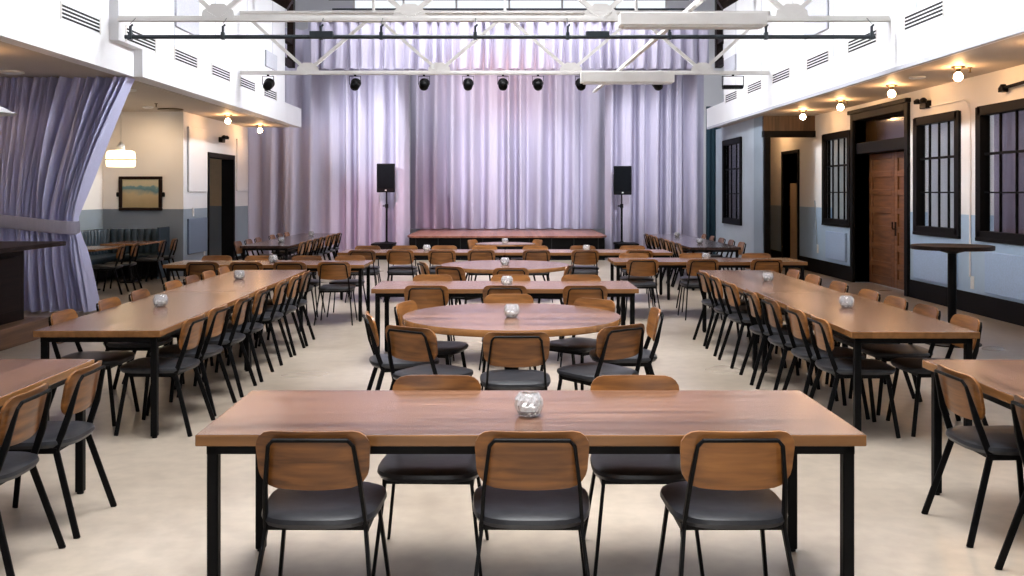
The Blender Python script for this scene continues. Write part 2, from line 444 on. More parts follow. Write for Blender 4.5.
# dark shelf unit in the corridor
t = thing('shelf_unit', 'dark shelf unit in the corridor beyond the portal', 'shelf', (5.83,23.85,0))
c = MB(); c.box(-.26,-.22,-.2,.2,0,1.95); c.box(.22,.26,-.2,.2,0,1.95); c.box(-.22,.22,.17,.2,0,1.95)
c.build('carcass', M['darkwood'], t)
for z in (.05,.5,1.0,1.45,1.91): MB().box(-.22,.22,-.2,.17,z,z+.035).build('shelf', M['darkwood'], t)
MB().box(-.22,.22,-.2,-.17,.09,.98).build('door', M['darkwood'], t, bevel=.008)

# left side : alcove and side wall
LD = (21.15,23.05,0,2.46)
wall_x('wall_left', -6.65, -6.4, 19.5, 24.4, SOF, [LD], M['white'], M['grey_blue'], 1.34)
wall_x('wall_alcove_left', -8.2, -8.0, -4, 19.5, SOF, [], M['cream'], M['grey_blue'], 1.34)
hi = struct('wall_alcove_end', MB().box(-8.2,-6.65,19.5,19.7,1.34,SOF), M['cream']); MB().box(-8.2,-6.65,19.5,19.7,0,1.34).build('dado', M['dado'], hi)
MB().box(-6.65,-6.402,19.498,19.5,0,1.34).build('dado', M['dado'], hi)
MB().box(-6.65,-6.402,19.498,19.5,1.34,SOF).build('upper_face', M['cream'], hi)
hi = struct('wall_vestibule', MB().box(-8.6,-6.65,23.9,24.1,1.34,SOF), M['tan']); MB().box(-8.6,-6.65,23.9,24.1,0,1.34).build('dado', M['dado'], hi)
struct('wall_vestibule_left', MB().box(-8.8,-8.6,19.5,24.4,0,SOF), M['tan'])
y0,y1,_,z1 = LD
c = MB(); c.box(-6.66,-6.37,y0-.08,y0,0,z1+.08); c.box(-6.66,-6.37,y1-.03,y1+.08,0,z1+.08); c.box(-6.66,-6.37,y0,y1,z1-.02,z1+.08)
struct('door_3', c, M['black_trim'])
c = MB(); c.box(-6.4,-6.37,19.5,21.07,0,.14); c.box(-6.4,-6.37,23.13,24.3,0,.14); struct('baseboard_left', c, M['black_trim'])

# ------------------------------------------------------------------ wall fittings
def vent(x, y0, sgn, label):
    t = thing('air_vent', label, 'vent', (x, y0, 3.7), 0, 'wall louvres above the aisles')
    L = 1.08; H = .17; d = -sgn
    MB().box(*sorted((0, d*.006)),0,L,-.02,H+.02).build('face', M['white'], t)
    for i in range(4):
        z = .002+i*.0445
        MB().box(*sorted((0, d*.009)),.01,L-.01,z,z+.026).build('slot', M['dark'], t)
    for y in (-.015, L+.003): MB().box(*sorted((0, d*.016)),y,y+.014,-.02,H+.02).build('frame_end', M['steel_white'], t)
ords = ['first','second','third','fourth','fifth','sixth','seventh']
VY = [9.12,11.16,13.17,15.12,17.2,19.08,21.1]
for i, y in enumerate(VY): vent(5.0, y, 1, 'black-slotted vent on the right upper wall, %s from the front' % ords[i])
for i, y in enumerate([11.36,13.0,14.9,16.8,18.6,20.45]): vent(-5.15 if y < 12.5 else -5.03, y, -1, 'black-slotted vent on the left upper wall, %s from the front' % ords[i])
def felt(x, y0, y1, z0, z1, sgn, mat, label, cat='acoustic panel', g='felt panels'):
    o = MB().box(*sorted((x-sgn*.003, x-sgn*.045)), y0,y1,z0,z1).build('acoustic_panel', M[mat], bevel=.012); return tag(o, label, cat, g)
felt(5.0,15.1,16.25,4.2,4.95,1,'panel_grey','grey panel high on the right upper wall, nearer of two','wall panel','upper wall panels')
felt(5.0,21.15,22.2,4.32,4.66,1,'panel_grey','small grey panel high on the right upper wall near the stage','wall panel','upper wall panels')
felt(-5.03,14.9,16.0,4.2,4.95,-1,'panel_grey','grey panel high on the left upper wall, nearer of two','wall panel','upper wall panels')
felt(-5.03,20.5,21.45,4.32,4.66,-1,'panel_grey','small grey panel high on the left upper wall near the stage','wall panel','upper wall panels')
felt(XR,18.62,19.75,.35,.90,1,'panel_blue','blue felt panel under the window left of the wooden door')
felt(XR,14.05,15.5,.32,.88,1,'panel_blue','blue felt panel under the window right of the wooden door')
felt(XR,11.3,13.2,.32,.88,1,'panel_blue','long blue felt panel under the dark window')
felt(-6.4,19.72,20.95,.42,1.14,-1,'panel_slate','blue felt panel on the grey dado beside the left doorway')
felt(-6.4,19.72,20.95,1.68,3.0,-1,'white','tall white panel on wall left of the left doorway')
felt(-6.4,23.3,24.25,1.70,2.95,-1,'white','tall white panel on wall right of the left doorway')
def plate(x, y, z, sgn, label, name='light_switch', cat='switch'):
    t = thing(name, label, cat, (x, y, z)); d = -sgn
    MB().box(*sorted((0,d*.012)),-.05,.05,-.09,.09).build('plate', M['plastic'], t, bevel=.004)
    MB().box(*sorted((d*.012,d*.02)),-.018,.018,-.03,.03).build('rocker', M['plastic'], t)
plate(-6.4,20.1,1.27,-1,'white wall switch at the top of the grey dado, left wall')
plate(-6.4,20.85,.42,-1,'white outlet plate low on the grey dado, left wall','wall_outlet','outlet')
plate(XR,13.62,.42,1,'white outlet box below the conduit on the right wall','wall_outlet','outlet')
plate(XR,20.35,.5,1,'small white outlet beside the far dark doorway, right wall','wall_outlet','outlet')
o = MB().tube([(XR-.02,15.0,2.98),(XR-.02,13.85,2.98),(XR-.02,13.72,2.92),(XR-.02,13.66,2.8),(XR-.02,13.66,.5)],.013).build('conduit', M['cream'], smooth=True)
tag(o, 'thin painted conduit between the two nearest right-hand windows', 'conduit')
o = MB().tube([(XR-.02,20.5,1.5),(XR-.02,20.35,.6)],.011).build('conduit', M['grey_blue'], smooth=True)
tag(o, 'thin conduit running down the dado by the far dark doorway', 'conduit')
def emlight(x, y, z, sgn, label):
    t = thing('emergency_light', label, 'light', (x, y, z)); d = -sgn
    MB().box(*sorted((0,d*.09)),-.12,.12,-.06,.06).build('housing', M['black'], t, bevel=.012)
    for yy in (-.1,.12): MB().lathe([(.0,-.03),(.05,-.03),(.055,.02),(.02,.05),(0,.05)],12,(d*.12,yy,.05)).build('lamp_head', M['black'], t, smooth=True)
emlight(XR,15.05,3.02,1,'black emergency light high on the right wall above the windows')
emlight(-6.4,22.0,2.85,-1,'black emergency light above the left doorway')
t = thing('camera_bracket', 'black wall rod fitting high on the right wall above dark window', 'bracket', (XR,12.2,3.05))
MB().tube([(0,-.6,.0),(-.05,-.6,0),(-.07,-.3,0),(-.07,.5,-.03)],.022).build('rod', M['black'], t, smooth=True)
MB().lathe([(.0,-.05),(.06,-.05),(.06,.0),(.03,.05),(0,.05)],12,(-.07,.45,-.03)).build('mount', M['black'], t, smooth=True)

# picture in the alcove
t = thing('framed_painting', 'framed abstract seascape on the alcove end wall', 'painting', (-7.24,19.5,1.65))
MB().box(-.36,.36,-.035,-.01,-.28,.28).build('canvas', M['painting'], t)
c = MB(); fw = .06
c.box(-.43,.43,-.06,-.002,.28,.28+fw); c.box(-.43,.43,-.06,-.002,-.28-fw,-.28); c.box(-.43,-.36,-.06,-.002,-.28,.28); c.box(.36,.43,-.06,-.002,-.28,.28)
c.build('frame', M['darkwood'], t, bevel=.012)
for x in (-.45,.45): MB().lathe([(0,-.05),(.03,-.04),(.035,0),(.03,.04),(0,.05)],12,(x,-.03,-.02)).build('knob', M['black'], t, smooth=True)

# ceiling bulbs
def make_bulb():
    t = thing('ceiling_bulb', 'x', 'ceiling lamp')
    MB().lathe([(0,0),(.085,0),(.085,-.012),(.05,-.03),(.03,-.035),(.028,-.075),(0,-.075)],20).build('ceiling_rose', M['brass'], t, smooth=True)
    r = .062
    MB().lathe([(0,-.188)]+[(.056*sin(PI*k/12), -.132-.056*cos(PI*k/12)) for k in range(1,11)]+[(.022,-.07),(0,-.07)],20).build('bulb', M['bulb'], t, smooth=True)
    return t
bulb = make_bulb()
BR = [(5.78,10.3),(5.78,12.5),(5.78,14.65),(5.82,17.0),(5.82,19.15)]
for i, (x, y) in enumerate(BR): first_or_dup(bulb, (x,y,SOF), 0, 'bare globe bulb under the right balcony, %s from the front' % ords[i], 'bare globe bulbs')
for i, (x, y) in enumerate([(-6.0,10.9),(-5.74,20.3),(-5.85,23.4)]):
    first_or_dup(bulb, (x,y,SOF), 0, 'bare globe bulb under the left balcony, %s from the front' % ords[i], 'bare globe bulbs')
first_or_dup(bulb, (5.98,22.7,SOF), 0, 'bare globe bulb in the corridor beyond the portal', 'bare globe bulbs')
def disc(name, x, y, label, r=.12, mat='plastic', cat='ceiling fitting'):
    o = MB().lathe([(0,0),(r,0),(r,-.02),(r*.8,-.03),(r*.3,-.03),(0,-.028)],24).build(name, M[mat], loc=(x,y,SOF), smooth=True); return tag(o, label, cat)
disc('ceiling_light', -6.55, 13.0, 'white round ceiling disc above the tied curtain', .16)
disc('ceiling_light', -5.9, 15.3, 'white round ceiling disc past the tied curtain', .14)
disc('ceiling_light', -6.7, 18.4, 'small round ceiling light inside the alcove', .1)
disc('smoke_detector', 5.72, 13.6, 'white smoke detector under the right balcony between two bulbs', .11)
disc('ceiling_speaker', -6.45, 18.9, 'round grey ceiling grille by the alcove', .24, 'brass')
def sprinkler(x, y, label):
    o = MB().lathe([(0,0),(.03,0),(.03,-.01),(.01,-.012),(.01,-.06),(.03,-.065),(0,-.07)],12).build('fire_sprinkler', M['brass'], loc=(x,y,SOF), smooth=True); tag(o, label, 'sprinkler')
sprinkler(5.98,12.6,'small sprinkler head beside the second right balcony bulb'); sprinkler(6.0,17.2,'small sprinkler head beside the fourth right balcony bulb'); sprinkler(-6.3,17.7,'small sprinkler head near the alcove ceiling grille')

# pendants
t = thing('pendant_lamp', 'lit opal glass pendant lamp hanging in the alcove', 'pendant lamp', (-6.9,17.6,2.28))
pr = [(.0,.15),(.08,.15),(.20,.14),(.235,.12),(.25,.05),(.25,0),(.25,-.08),(.245,-.13),(.225,-.15),(0,-.145)]
MB().lathe(pr,32).build('lamp_shade', M['shade'], t, smooth=True)
MB().lathe([(.248,-.03),(.258,-.03),(.258,-.012),(.248,-.012)],32,closed=True).build('band', M['brass'], t)
MB().lathe([(0,.15),(.075,.15),(.07,.23),(.05,.25),(.02,.3),(0,.3)],16).build('cap', M['plastic'], t, smooth=True)
MB().tube([(0,0,.3),(0,0,SOF-2.28)],.008).build('cord', M['plastic'], t)
t = thing('pendant_lamp', 'pale cone pendant over the bar, cut by the picture edge', 'pendant lamp', (-4.98,9.2,2.42))
MB().lathe([(.03,.17),(.05,.16),(.36,.0),(.345,-.005),(.05,.14),(.03,.15)],32,closed=True).build('lamp_shade', M['white'], t, smooth=True)
MB().tube([(0,0,.15),(0,0,5.7)],.008).build('cord', M['black'], t)

# ------------------------------------------------------------------ trusses
YN, YF = 12.73, 18.5
def truss(name, y, x0, x1, label):
    t = thing(name, label, 'truss', (0,y,0), 0, 'white steel roof trusses')
    zb, zt = 3.93, 5.06
    c = MB(); c.box(x0,x1,-.05,.05,zb-.035,zb+.005); c.box(x0,x1,-.012,-.004,zb-.035,zb+.04); c.box(x0,x1,.004,.012,zb-.035,zb+.04)
    c.build('bottom_chord', M['steel_white'], t)
    c = MB(); c.box(x0,x1,-.06,.06,zt-.01,zt+.03); c.box(x0,x1,-.015,-.005,zt-.06,zt); c.box(x0,x1,.005,.015,zt-.06,zt)
    c.build('top_chord', M['steel_white'], t)
    bn = [-3.72,-1.24,1.24,3.72]; tn = [-4.9,-2.48,0,2.48,4.9]
    for i, b in enumerate(bn):
        for tt in (tn[i], tn[i+1]):
            MB().bar([(b,0,zb+.03),(tt,0,zt-.04)],.055,.06,(0,1,0)).build('diagonal', M['steel_white'], t)
        MB().prism([(b-.22,zb-.02),(b+.22,zb-.02),(b+.20,zb+.10),(b+.08,zb+.19),(b-.08,zb+.19),(b-.20,zb+.10)],-.034,-.028).build('gusset', M['steel_white'], t)
        bolts = MB()
        for k in range(6):
            for e in (-1,1): bolts.box(b+e*(.03+k*.022)-.008,b+e*(.03+k*.022)+.008,-.042,-.034,zb+.012+k*.014,zb+.026+k*.014)
        bolts.build('bolts', M['steel_white'], t, bevel=.003)
    for tt in tn[1:4]:
        MB().prism([(tt-.36,zt),(tt+.36,zt),(tt+.3,zt-.14),(tt+.1,zt-.2),(tt-.1,zt-.2),(tt-.3,zt-.14)],-.036,-.03).build('gusset', M['steel_white'], t)
        MB().box(tt-.025,tt+.025,-.02,.02,zt,zt+.9).build('strut', M['steel_white'], t)
    return t
truss('roof_truss', YN, -5.02, 4.99, 'white steel truss nearer the camera, above the black pipe')
truss('roof_truss', YF, -5.0, 4.98, 'white steel truss farther back, carrying the row of spotlights')
o = MB().bar([(2.47,10.5,4.06),(2.05,22.6,3.99)],.07,.05,(1,0,0)).build('overhead_rail', M['steel_white']); tag(o, 'long white rail running toward the stage under the trusses', 'rail')
def boxlight(y, x0, x1, z0, z1, label):
    t = thing('hanging_light', label, 'light fixture', ((x0+x1)/2, y, z0), 0, 'white box fixtures')
    L = (x1-x0)/2
    MB().box(-L,L,-.13,.13,.02,z1-z0).build('housing', M['steel_white'], t, bevel=.012); MB().box(-L+.05,L-.05,-.1,.1,0,.02).build('diffuser', M['plastic'], t)
boxlight(YN-.52,1.42,3.24,3.72,3.90,'long white box fixture hung on the nearer truss')
boxlight(YF-.35,1.40,3.12,3.68,3.90,'long white box fixture hung on the farther truss')
# black pipe
t = thing('lighting_pipe', 'long black lighting pipe hung under the nearer white truss', 'pipe', (0,YN-.22,3.66))
MB().tube([(-4.85,0,0),(4.72,0,0)],.027,10).build('pipe', M['pipe'], t, smooth=True)
for x in (-4.78,-3.6,-2.35,-1.58,-.38,.8,2.1,3.33,4.68):
    c = MB(); c.tube([(x,0,.17),(x,.17,.27)],.004); c.build('hanger_wire', M['pipe'], t)
    c = MB(); c.box(x-.022,x+.022,-.035,.035,-.035,.06); c.box(x-.014,x+.014,-.02,.02,.06,.14); c.tube([(x,0,.13),(x+.03,0,.16)],.014); c.build('clamp', M['pipe'], t, bevel=.005)
for x in (-2.34,1.18): MB().box(x-.15,x+.15,-.05,.05,-.02,.07).build('junction_box', M['pipe'], t, bevel=.01)
# spotlights
def make_spot(closed=True):
    t = thing('spotlight', 'x', 'spotlight')
    MB().bar([(-.105,0,-.16),(-.105,0,0),(.105,0,0),(.105,0,-.16)],.03,.008,(0,1,0)).build('yoke', M['black'], t)
    MB().box(-.02,.02,-.02,.02,0,.03).build('clamp', M['black'], t)
    c = MB(); pr = [(0,-.11),(.05,-.105),(.085,-.07),(.092,0),(.095,.1),(.10,.105),(.10,.13),(.088,.13),(.085,.10)]
    c.lathe(pr,20); R = Matrix.Rotation(-PI/2+.45,4,'X'); c.v = [tuple(R @ Vector(v)+Vector((0,0,-.17))) for v in c.v]
    c.build('can', M['black'], t, smooth=True)
    c = MB(); c.lathe([(0,.09),(.084,.09),(.084,.1),(0,.1)],20); c.v = [tuple(R @ Vector(v)+Vector((0,0,-.17))) for v in c.v]
    c.build('lens', M['lens'], t)
    return t
sp = make_spot()
SX = [(268-505)/53,(355-505)/53,(424-505)/53,(468-505)/53,(503-505)/53,(538-505)/53,(581-505)/53,(658-505)/53]
for i, x in enumerate(SX):
    first_or_dup(sp, (x,YF,3.865), 0, 'black can spotlight under the farther truss, %s from the left end' % (ords+['eighth'])[i], 'row of can spotlights')
t = thing('hanging_floodlight', 'black framed floodlight under farther truss, at its right end', 'spotlight', ((733-505)/53,YF,3.865))
MB().bar([(-.2,0,-.2),(-.2,0,0),(.2,0,0),(.2,0,-.2)],.03,.012,(0,1,0)).build('yoke', M['black'], t)
MB().box(-.19,.19,-.06,.08,-.24,-.17).build('housing', M['black'], t, bevel=.012)
MB().box(-.02,.02,-.02,.02,0,.03).build('clamp', M['black'], t)

# dark timber frames at the stage end of the upper walls, pipes over the curtain
for s, nm in ((-1,'trim_4'),(1,'trim_5')):
    c = MB(); X = s*5.28
    c.box(X-.08,X+.08,22.45,22.65,4.75,6.9); c.box(X-.08,X+.08,24.1,24.3,4.75,6.9)
    for z in (4.75,5.3,5.85,6.3): c.box(X-.06,X+.06,22.6,24.2,z,z+.14)
    c.bar([(s*5.0,19.6,5.85),(s*4.3,19.6,5.42)],.14,.22,(0,1,0))
    struct(nm, c, M['darkwood'])
t = thing('sprinkler_pipes', 'dark sprinkler pipes crossing high above the stage curtain', 'pipe', (0,25.6,0))
MB().tube([(-4.6,0,6.72),(4.8,0,6.72)],.035).build('pipe', M['pipe'], t, smooth=True)
MB().tube([(-4.6,.5,6.55),(4.8,.5,6.55)],.025).build('pipe', M['pipe'], t, smooth=True)
for x in (-4,-2.7,-1.3,.1,1.5,2.9,4.2): MB().tube([(x,0,6.70),(x,0,7.1)],.018).build('hanger', M['pipe'], t)
o = MB().box(-4.9,5.1,24.78,24.86,6.05,6.10).build('curtain_rail', M['steel_white']); tag(o, 'white rail carrying the valance above the stage', 'rail')

# ------------------------------------------------------------------ curtains
def folds(x0, x1, wmin, wmax, rnd):
    xs = [x0]; 
    while xs[-1] < x1: xs.append(xs[-1]+rnd.uniform(wmin, wmax))
    k = (x1-x0)/(xs[-1]-x0); return [x0+(x-x0)*k for x in xs]
def drape(name, x0, x1, z0, z1, y, mat, label, cat='curtain', amp=.10, w=(.22,.5), seed=1, sub=10, path=None, group=None, rows=9):
    rnd = random.Random(seed); e = folds(x0, x1, *w, rnd); cols = []
    prm = [(rnd.uniform(.55,1.15), rnd.uniform(-.25,.25), rnd.uniform(0,6)) for _ in e]
    for i in range(len(e)-1):
        for k in range(sub): cols.append((i, k/sub))
    cols.append((len(e)-2, 1.))
    g = []
    for r in range(rows+1):
        t = r/rows; z = z1+(z0-z1)*t; row = []
        for i, u in cols:
            A, sk_, ph = prm[i]; A2 = prm[min(i+1, len(prm)-1)][0]
            a = amp*(A*(1-u)+A2*u)*(.6+.5*t)
            uu = u+sk_*.35*sin(PI*u)*(1-.3*t)
            c1 = cos(2*PI*uu); off = a*(c1+.35*c1*c1) + .28*a*sin(4*PI*uu+ph+1.5*t)
            x = e[i]+(e[i+1]-e[i])*u + .03*t*sin(ph+3*t)*sin(PI*u)
            row.append((x, y+off, z))
        g.append(row)
    o = MB().grid(g).build(name, M[mat], smooth=True)
    for p in o.data.edges: p.use_edge_sharp = False
    if label: tag(o, label, cat, group)
    return o
drape('stage_curtain', -2.75, 2.95, .62, 5.9, 28.3, 'curtain', 'lavender curtain hanging at the back of the stage', seed=3, amp=.27, w=(.38,.8))
drape('side_curtain', -7.3, -2.50, .02, 5.9, 25.35, 'curtain', 'tall lavender curtain left of the stage', seed=5, amp=.25, w=(.28,.62))
drape('side_curtain', 2.60, 5.16, .02, 5.9, 25.3, 'curtain', 'tall lavender curtain right of the stage', seed=8, amp=.25, w=(.28,.62))
drape('valance', -5.0, 5.2, 4.80, 6.03, 24.82, 'curtain', 'lavender valance across the top of the stage opening', 'valance', seed=11, amp=.16, w=(.2,.4), rows=4)
drape('leg_curtain', 5.22, 5.62, .02, 3.9, 25.42, 'curtain_teal', 'narrow dark teal curtain at the right end of the stage curtain', seed=4, amp=.05, w=(.15,.2))

# tied-back curtain on the left
def tied():
    t = thing('tied_curtain', 'grey-lavender curtain tied back beside the bar counter', 'curtain', (0,13.65,0))
    rnd = random.Random(21); n = 25; sub = 10
    top0, top1 = -8.0, -5.2
    e = folds(0, 1, .7, 1.3, rnd)
    es = [0]; 
    for _ in range(n): es.append(es[-1]+rnd.uniform(.35,1.6))
    es[-3:] = [es[-4]+.6, es[-4]+1.1, es[-4]+1.5]
    es = [v/es[-1] for v in es]
    amps = [rnd.uniform(.6,1.2) for _ in range(n+1)]
    def right(z):
        if z > 1.25:
            u = (z-1.25)/(SOF-1.25); return -6.0+.80*(u**1.25)
        u = (1.25-z)/1.25; return -6.0+.30*(u**.8)
    def left(z): return -8.0+.02*z
    g = []
    zs = [SOF-.01-(SOF-.01)*k/30+.03*(k/30) for k in range(31)]
    for z in zs:
        row = []
        pinch = 1-.45*math.exp(-((z-1.2)/.35)**2)
        for i in range(n):
            for k in range(sub+(i == n-1)):
                u = k/sub; f = es[i]+(es[i+1]-es[i])*u
                # the outer folds swing in toward the tie
                fx = f**(1.0+.12*math.exp(-((z-1.2)/.9)**2))
                x = left(z)+(-5.2-left(z))*f-(-5.2-right(z))*f**1.8
                a = .135*(amps[i]*(1-u)+amps[i+1]*u)*pinch*(1.25 if z < 1 else 1)
                bulge = .22*math.sin(PI*min(1, max(0, f)))*math.exp(-((z-1.2)/.5)**2)*0
                row.append((x, a*cos(2*PI*u)*(1+.25*sin(2.3*z+i*1.7))+.38*a*sin(4*PI*u+i*2.1+.8*z), z))
        g.append(row)
    o = MB().grid(g).build('drape', M['curtain_near'], t, smooth=True)
    # tie band wrapping the gathered cloth
    band = []
    pts = [(-8.05,-.2,1.39),(-7.4,-.22,1.33),(-6.8,-.22,1.27),(-6.3,-.21,1.215),(-6.05,-.17,1.19),(-5.95,-.06,1.18),(-5.95,.06,1.18),(-6.05,.17,1.19),(-6.3,.21,1.215),(-7.4,.22,1.33),(-8.05,.2,1.39)]
    for dz, k in ((.09,.0),(.045,.014),(-.045,.014),(-.09,0)):
        band.append([(x, y+(k if y > 0 else -k), z+dz) for x, y, z in pts])
    MB().grid(band).build('tieback', M['tieback'], t, smooth=True)
M['tieback'] = cloth('tieback_cloth', (.30,.29,.37), .03)
tied()

# ------------------------------------------------------------------ stage and speakers
t = thing('stage', 'low stage with reddish wood deck and black front', 'stage', (0,26.3,0))
HS = .60
MB().prism([(-2.36,0),(2.46,0),(2.46,HS-.05),(-2.36,HS-.05)],-2.15,2.3).build('stage_front', M['black_trim'], t)
c = MB()
poly = [(-2.43,2.35),(2.53,2.35),(2.53,-1.9),(2.4,-2.2),(-2.3,-2.2),(-2.43,-1.9)]
c.add([(x,y,HS-.05) for x,y in poly]+[(x,y,HS) for x,y in poly], [tuple(range(5,-1,-1)), tuple(range(6,12))]+[(i,(i+1)%6,(i+1)%6+6,i+6) for i in range(6)])
c.build('stage_deck', M['stage'], t, bevel=.008)
for x in (-2.2,-1.65,-1.1,-.55,.05,.6,1.15,1.7,2.3): MB().box(x-.012,x+.012,-2.165,-2.15,0,HS-.06).build('skirt_batten', M['dark'], t)
def step(x0, x1, label):
    o = MB(); o.box(x0,x1,24.25,24.95,.02,.36); o.box(x0-.02,x1+.02,24.22,24.98,.36,.40); o.box(x0+.05,x1-.05,24.3,24.9,0,.02)
    q = o.build('stage_step', M['black_trim'], bevel=.01); tag(q, label, 'step')
step(-3.3,-2.78,'black step block left of the stage, under a speaker stand'); step(2.78,3.3,'black step block right of the stage, under a speaker stand')
def speaker(x, zt, side):
    y = 24.6
    t = thing('speaker_stand', 'black pole stand on the step block %s of the stage' % side, 'speaker stand', (x,y,.40))
    MB().lathe([(0,0),(.2,0),(.2,.015),(.05,.03),(.022,.06),(0,.06)],20).build('base', M['black'], t, smooth=True)
    MB().tube([(0,0,.05),(0,0,.95)],.026).build('pole', M['black'], t, smooth=True)
    MB().tube([(0,0,.9),(0,0,zt-.75-.40)],.018).build('pole', M['black'], t, smooth=True)
    MB().lathe([(0,.88),(.04,.88),(.04,.98),(0,.98)],16).build('collar', M['black'], t)
    MB().tube([(0,0,.93),(-.1,0,.93)],.016).build('knob', M['black'], t)
    t = thing('loudspeaker', 'black loudspeaker on a pole stand %s of the stage' % side, 'loudspeaker', (x,y,zt-.75))
    c = MB(); c.add([(-.23,-.2,0),(.23,-.2,0),(.16,.2,0),(-.16,.2,0),(-.23,-.2,.72),(.23,-.2,.72),(.16,.2,.72),(-.16,.2,.72)],[(0,3,2,1),(4,5,6,7),(0,1,5,4),(1,2,6,5),(2,3,7,6),(3,0,4,7)])
    c.build('cabinet', M['black'], t, bevel=.02)
    MB().box(-.205,.205,-.212,-.198,.10,.69).build('grille', M['grille'], t, bevel=.006)
    MB().box(-.02,.02,-.215,-.2,.04,.07).build('badge', M['plastic'], t)
speaker(-2.97, 2.42, 'left'); speaker(2.93, 2.36, 'right')

# ------------------------------------------------------------------ bar counter on the left
t = thing('bar_counter', 'dark wooden bar counter with overhanging top at the left edge', 'bar counter', (0,0,0))
MB().box(-6.5,-5.17,4.5,11.55,1.05,1.10).build('countertop', M['darkwood'], t, bevel=.01)
c = MB(); c.box(-6.4,-5.52,4.6,11.25,.22,1.05)
for i in range(7): c.box(-5.52,-5.49,4.7+i*.93,5.5+i*.93,.35,.95)
c.box(-6.3,-5.6,11.25,11.28,.35,.95)
c.build('body', M['darkwood'], t, bevel=.006)
MB().box(-6.5,-5.32,4.5,11.45,0,.22).build('foot_step', M['plinth'], t, bevel=.008)

# ------------------------------------------------------------------ chair
def rrect(w, h, r, n=6):
    pts = []
    for cx, cz, a0 in ((w/2-r,h/2-r,0),(-w/2+r,h/2-r,PI/2),(-w/2+r,-h/2+r,PI),(w/2-r,-h/2+r,1.5*PI)):
        for k in range(n+1): a = a0+PI/2*k/n; pts.append((cx+r*cos(a), cz+r*sin(a)))
    return pts
def make_chair():
    t = thing('dining_chair', 'x', 'chair')
    # seat: padded, rounded corners
    def sup(a, w, d, e=2/3.4):
        ca, sa = cos(a), sin(a)
        x = w*math.copysign(abs(ca)**e, ca); y = d*math.copysign(abs(sa)**e, sa)
        x *= 1+.05*y/d
        return x, y
    n = 32; c = MB(); rings = []
    for w, d, z in ((.195,.185,.425),(.222,.212,.428),(.232,.222,.446),(.228,.218,.462),(.205,.195,.474),(.12,.115,.474)):
        rings.append([(*sup(2*PI*k/n, w, d), z-(.006*(cos(PI*sup(2*PI*k/n,w,d)[1]/.44))**2 if z > .47 else 0)) for k in range(n)])
    vs = [p for r in rings for p in r]; fs = [tuple(range(n-1,-1,-1))]
    for i in range(len(rings)-1):
        for k in range(n): k2 = (k+1) % n; fs.append((i*n+k, i*n+k2, (i+1)*n+k2, (i+1)*n+k))
    m = (len(rings)-1)*n; vs.append((0,0,.466)); fs += [(m+k, m+(k+1) % n, len(vs)-1) for k in range(n)]
    vs = [(x, y*1.13+.022, z) for x, y, z in vs]
    c.add(vs, fs); c.build('seat', M['seat'], t, smooth=True)
    c = MB(); c.box(-.19,.19,-.16,-.13,.405,.428); c.box(-.19,.19,.17,.20,.405,.428); c.box(-.2,-.185,-.16,.20,.40,.428); c.box(.185,.2,-.16,.20,.40,.428)
    c.build('seat_frame', M['black'], t)
    # curved ply backrest
    W, H = .42, .215; tilt = .2
    out = rrect(W, H, .065)
    nx, nz = 14, 6
    zc = .69
    def P(x, z, off):
        yy = -.198-(z)*tilt - .030*(1-(x/(W/2))**2) + off       # hollow toward the sitter
        return (x*(1-.10*(-(z)/H)*0 + .06*z/H), yy, zc+z-(.012*(1-(2*x/W)**2) if z < -H*.3 else 0)*1.0)
    # build as rows of clipped width
    def halfw(z):
        a = abs(z); r = .065
        return W/2 if a < H/2-r else W/2-r+math.sqrt(max(0, r*r-(a-(H/2-r))**2))
    zs = [-H/2,-H/2+.006,-H/2+.02,-H/2+.042,-H/2+.065,-.02,.02,H/2-.065,H/2-.042,H/2-.02,H/2-.006,H/2]
    rf, rb = [], []
    for z in zs:
        hw = halfw(z)
        rf.append([P(-hw+2*hw*k/nx, z, .0065) for k in range(nx+1)]); rb.append([P(-hw+2*hw*k/nx, z, -.0065) for k in range(nx+1)])
    c = MB(); c.grid(rf); nf = len(c.v); c.grid(rb); nc = nx+1; nr = len(zs)
    loop = [j for j in range(nc)]+[i*nc+nc-1 for i in range(1,nr)]+[(nr-1)*nc+j for j in range(nc-2,-1,-1)]+[i*nc for i in range(nr-2,0,-1)]
    c.f += [(loop[i], loop[(i+1) % len(loop)], loop[(i+1) % len(loop)]+nf, loop[i]+nf) for i in range(len(loop))]
    c.build('backrest', M['ply'], t, smooth=True)
    # inverted U behind the ply, down past the seat
    bw, bt = .034, .014
    def yb(z): return -.215-(z-zc)*tilt-.016
    ztop = .768
    L = [(-.190,-.15,.415),(-.178,yb(.58)+.0,.585),(-.163,yb(.70)-.006,.70),(-.157,yb(.745)-.010,.745),(-.138,yb(ztop)-.014,ztop)]
    U = L+[(0,yb(ztop)-.022,ztop+.002)]+[(-x,y,z) for x,y,z in reversed(L)]
    c = MB()
    # flat strip: wide fore-aft on the uprights
    n = len(U); rings = []
    for i, p in enumerate(U):
        p = Vector(p); d = (Vector(U[min(i+1,n-1)])-Vector(U[max(i-1,0)])).normalized()
        yv = Vector((0,1,0)); fa = (yv-d*yv.dot(d)).normalized(); la = d.cross(fa)
        w = .032 if p.z < .62 else (.020 if p.z < .74 else .015)
        rings.append([p+fa*a*w/2+la*b*bt/2 for a, b in ((-1,-1),(1,-1),(1,1),(-1,1))])
    vs = [q for r in rings for q in r]; fs = [(3,2,1,0), tuple((n-1)*4+k for k in range(4))]
    for i in range(n-1):
        for j in range(4): a = i*4+j; b = i*4+(j+1) % 4; fs.append((a,b,b+4,a+4))
    c.add(vs, fs); c.build('back_frame', M['black'], t, bevel=.003, seg=1)
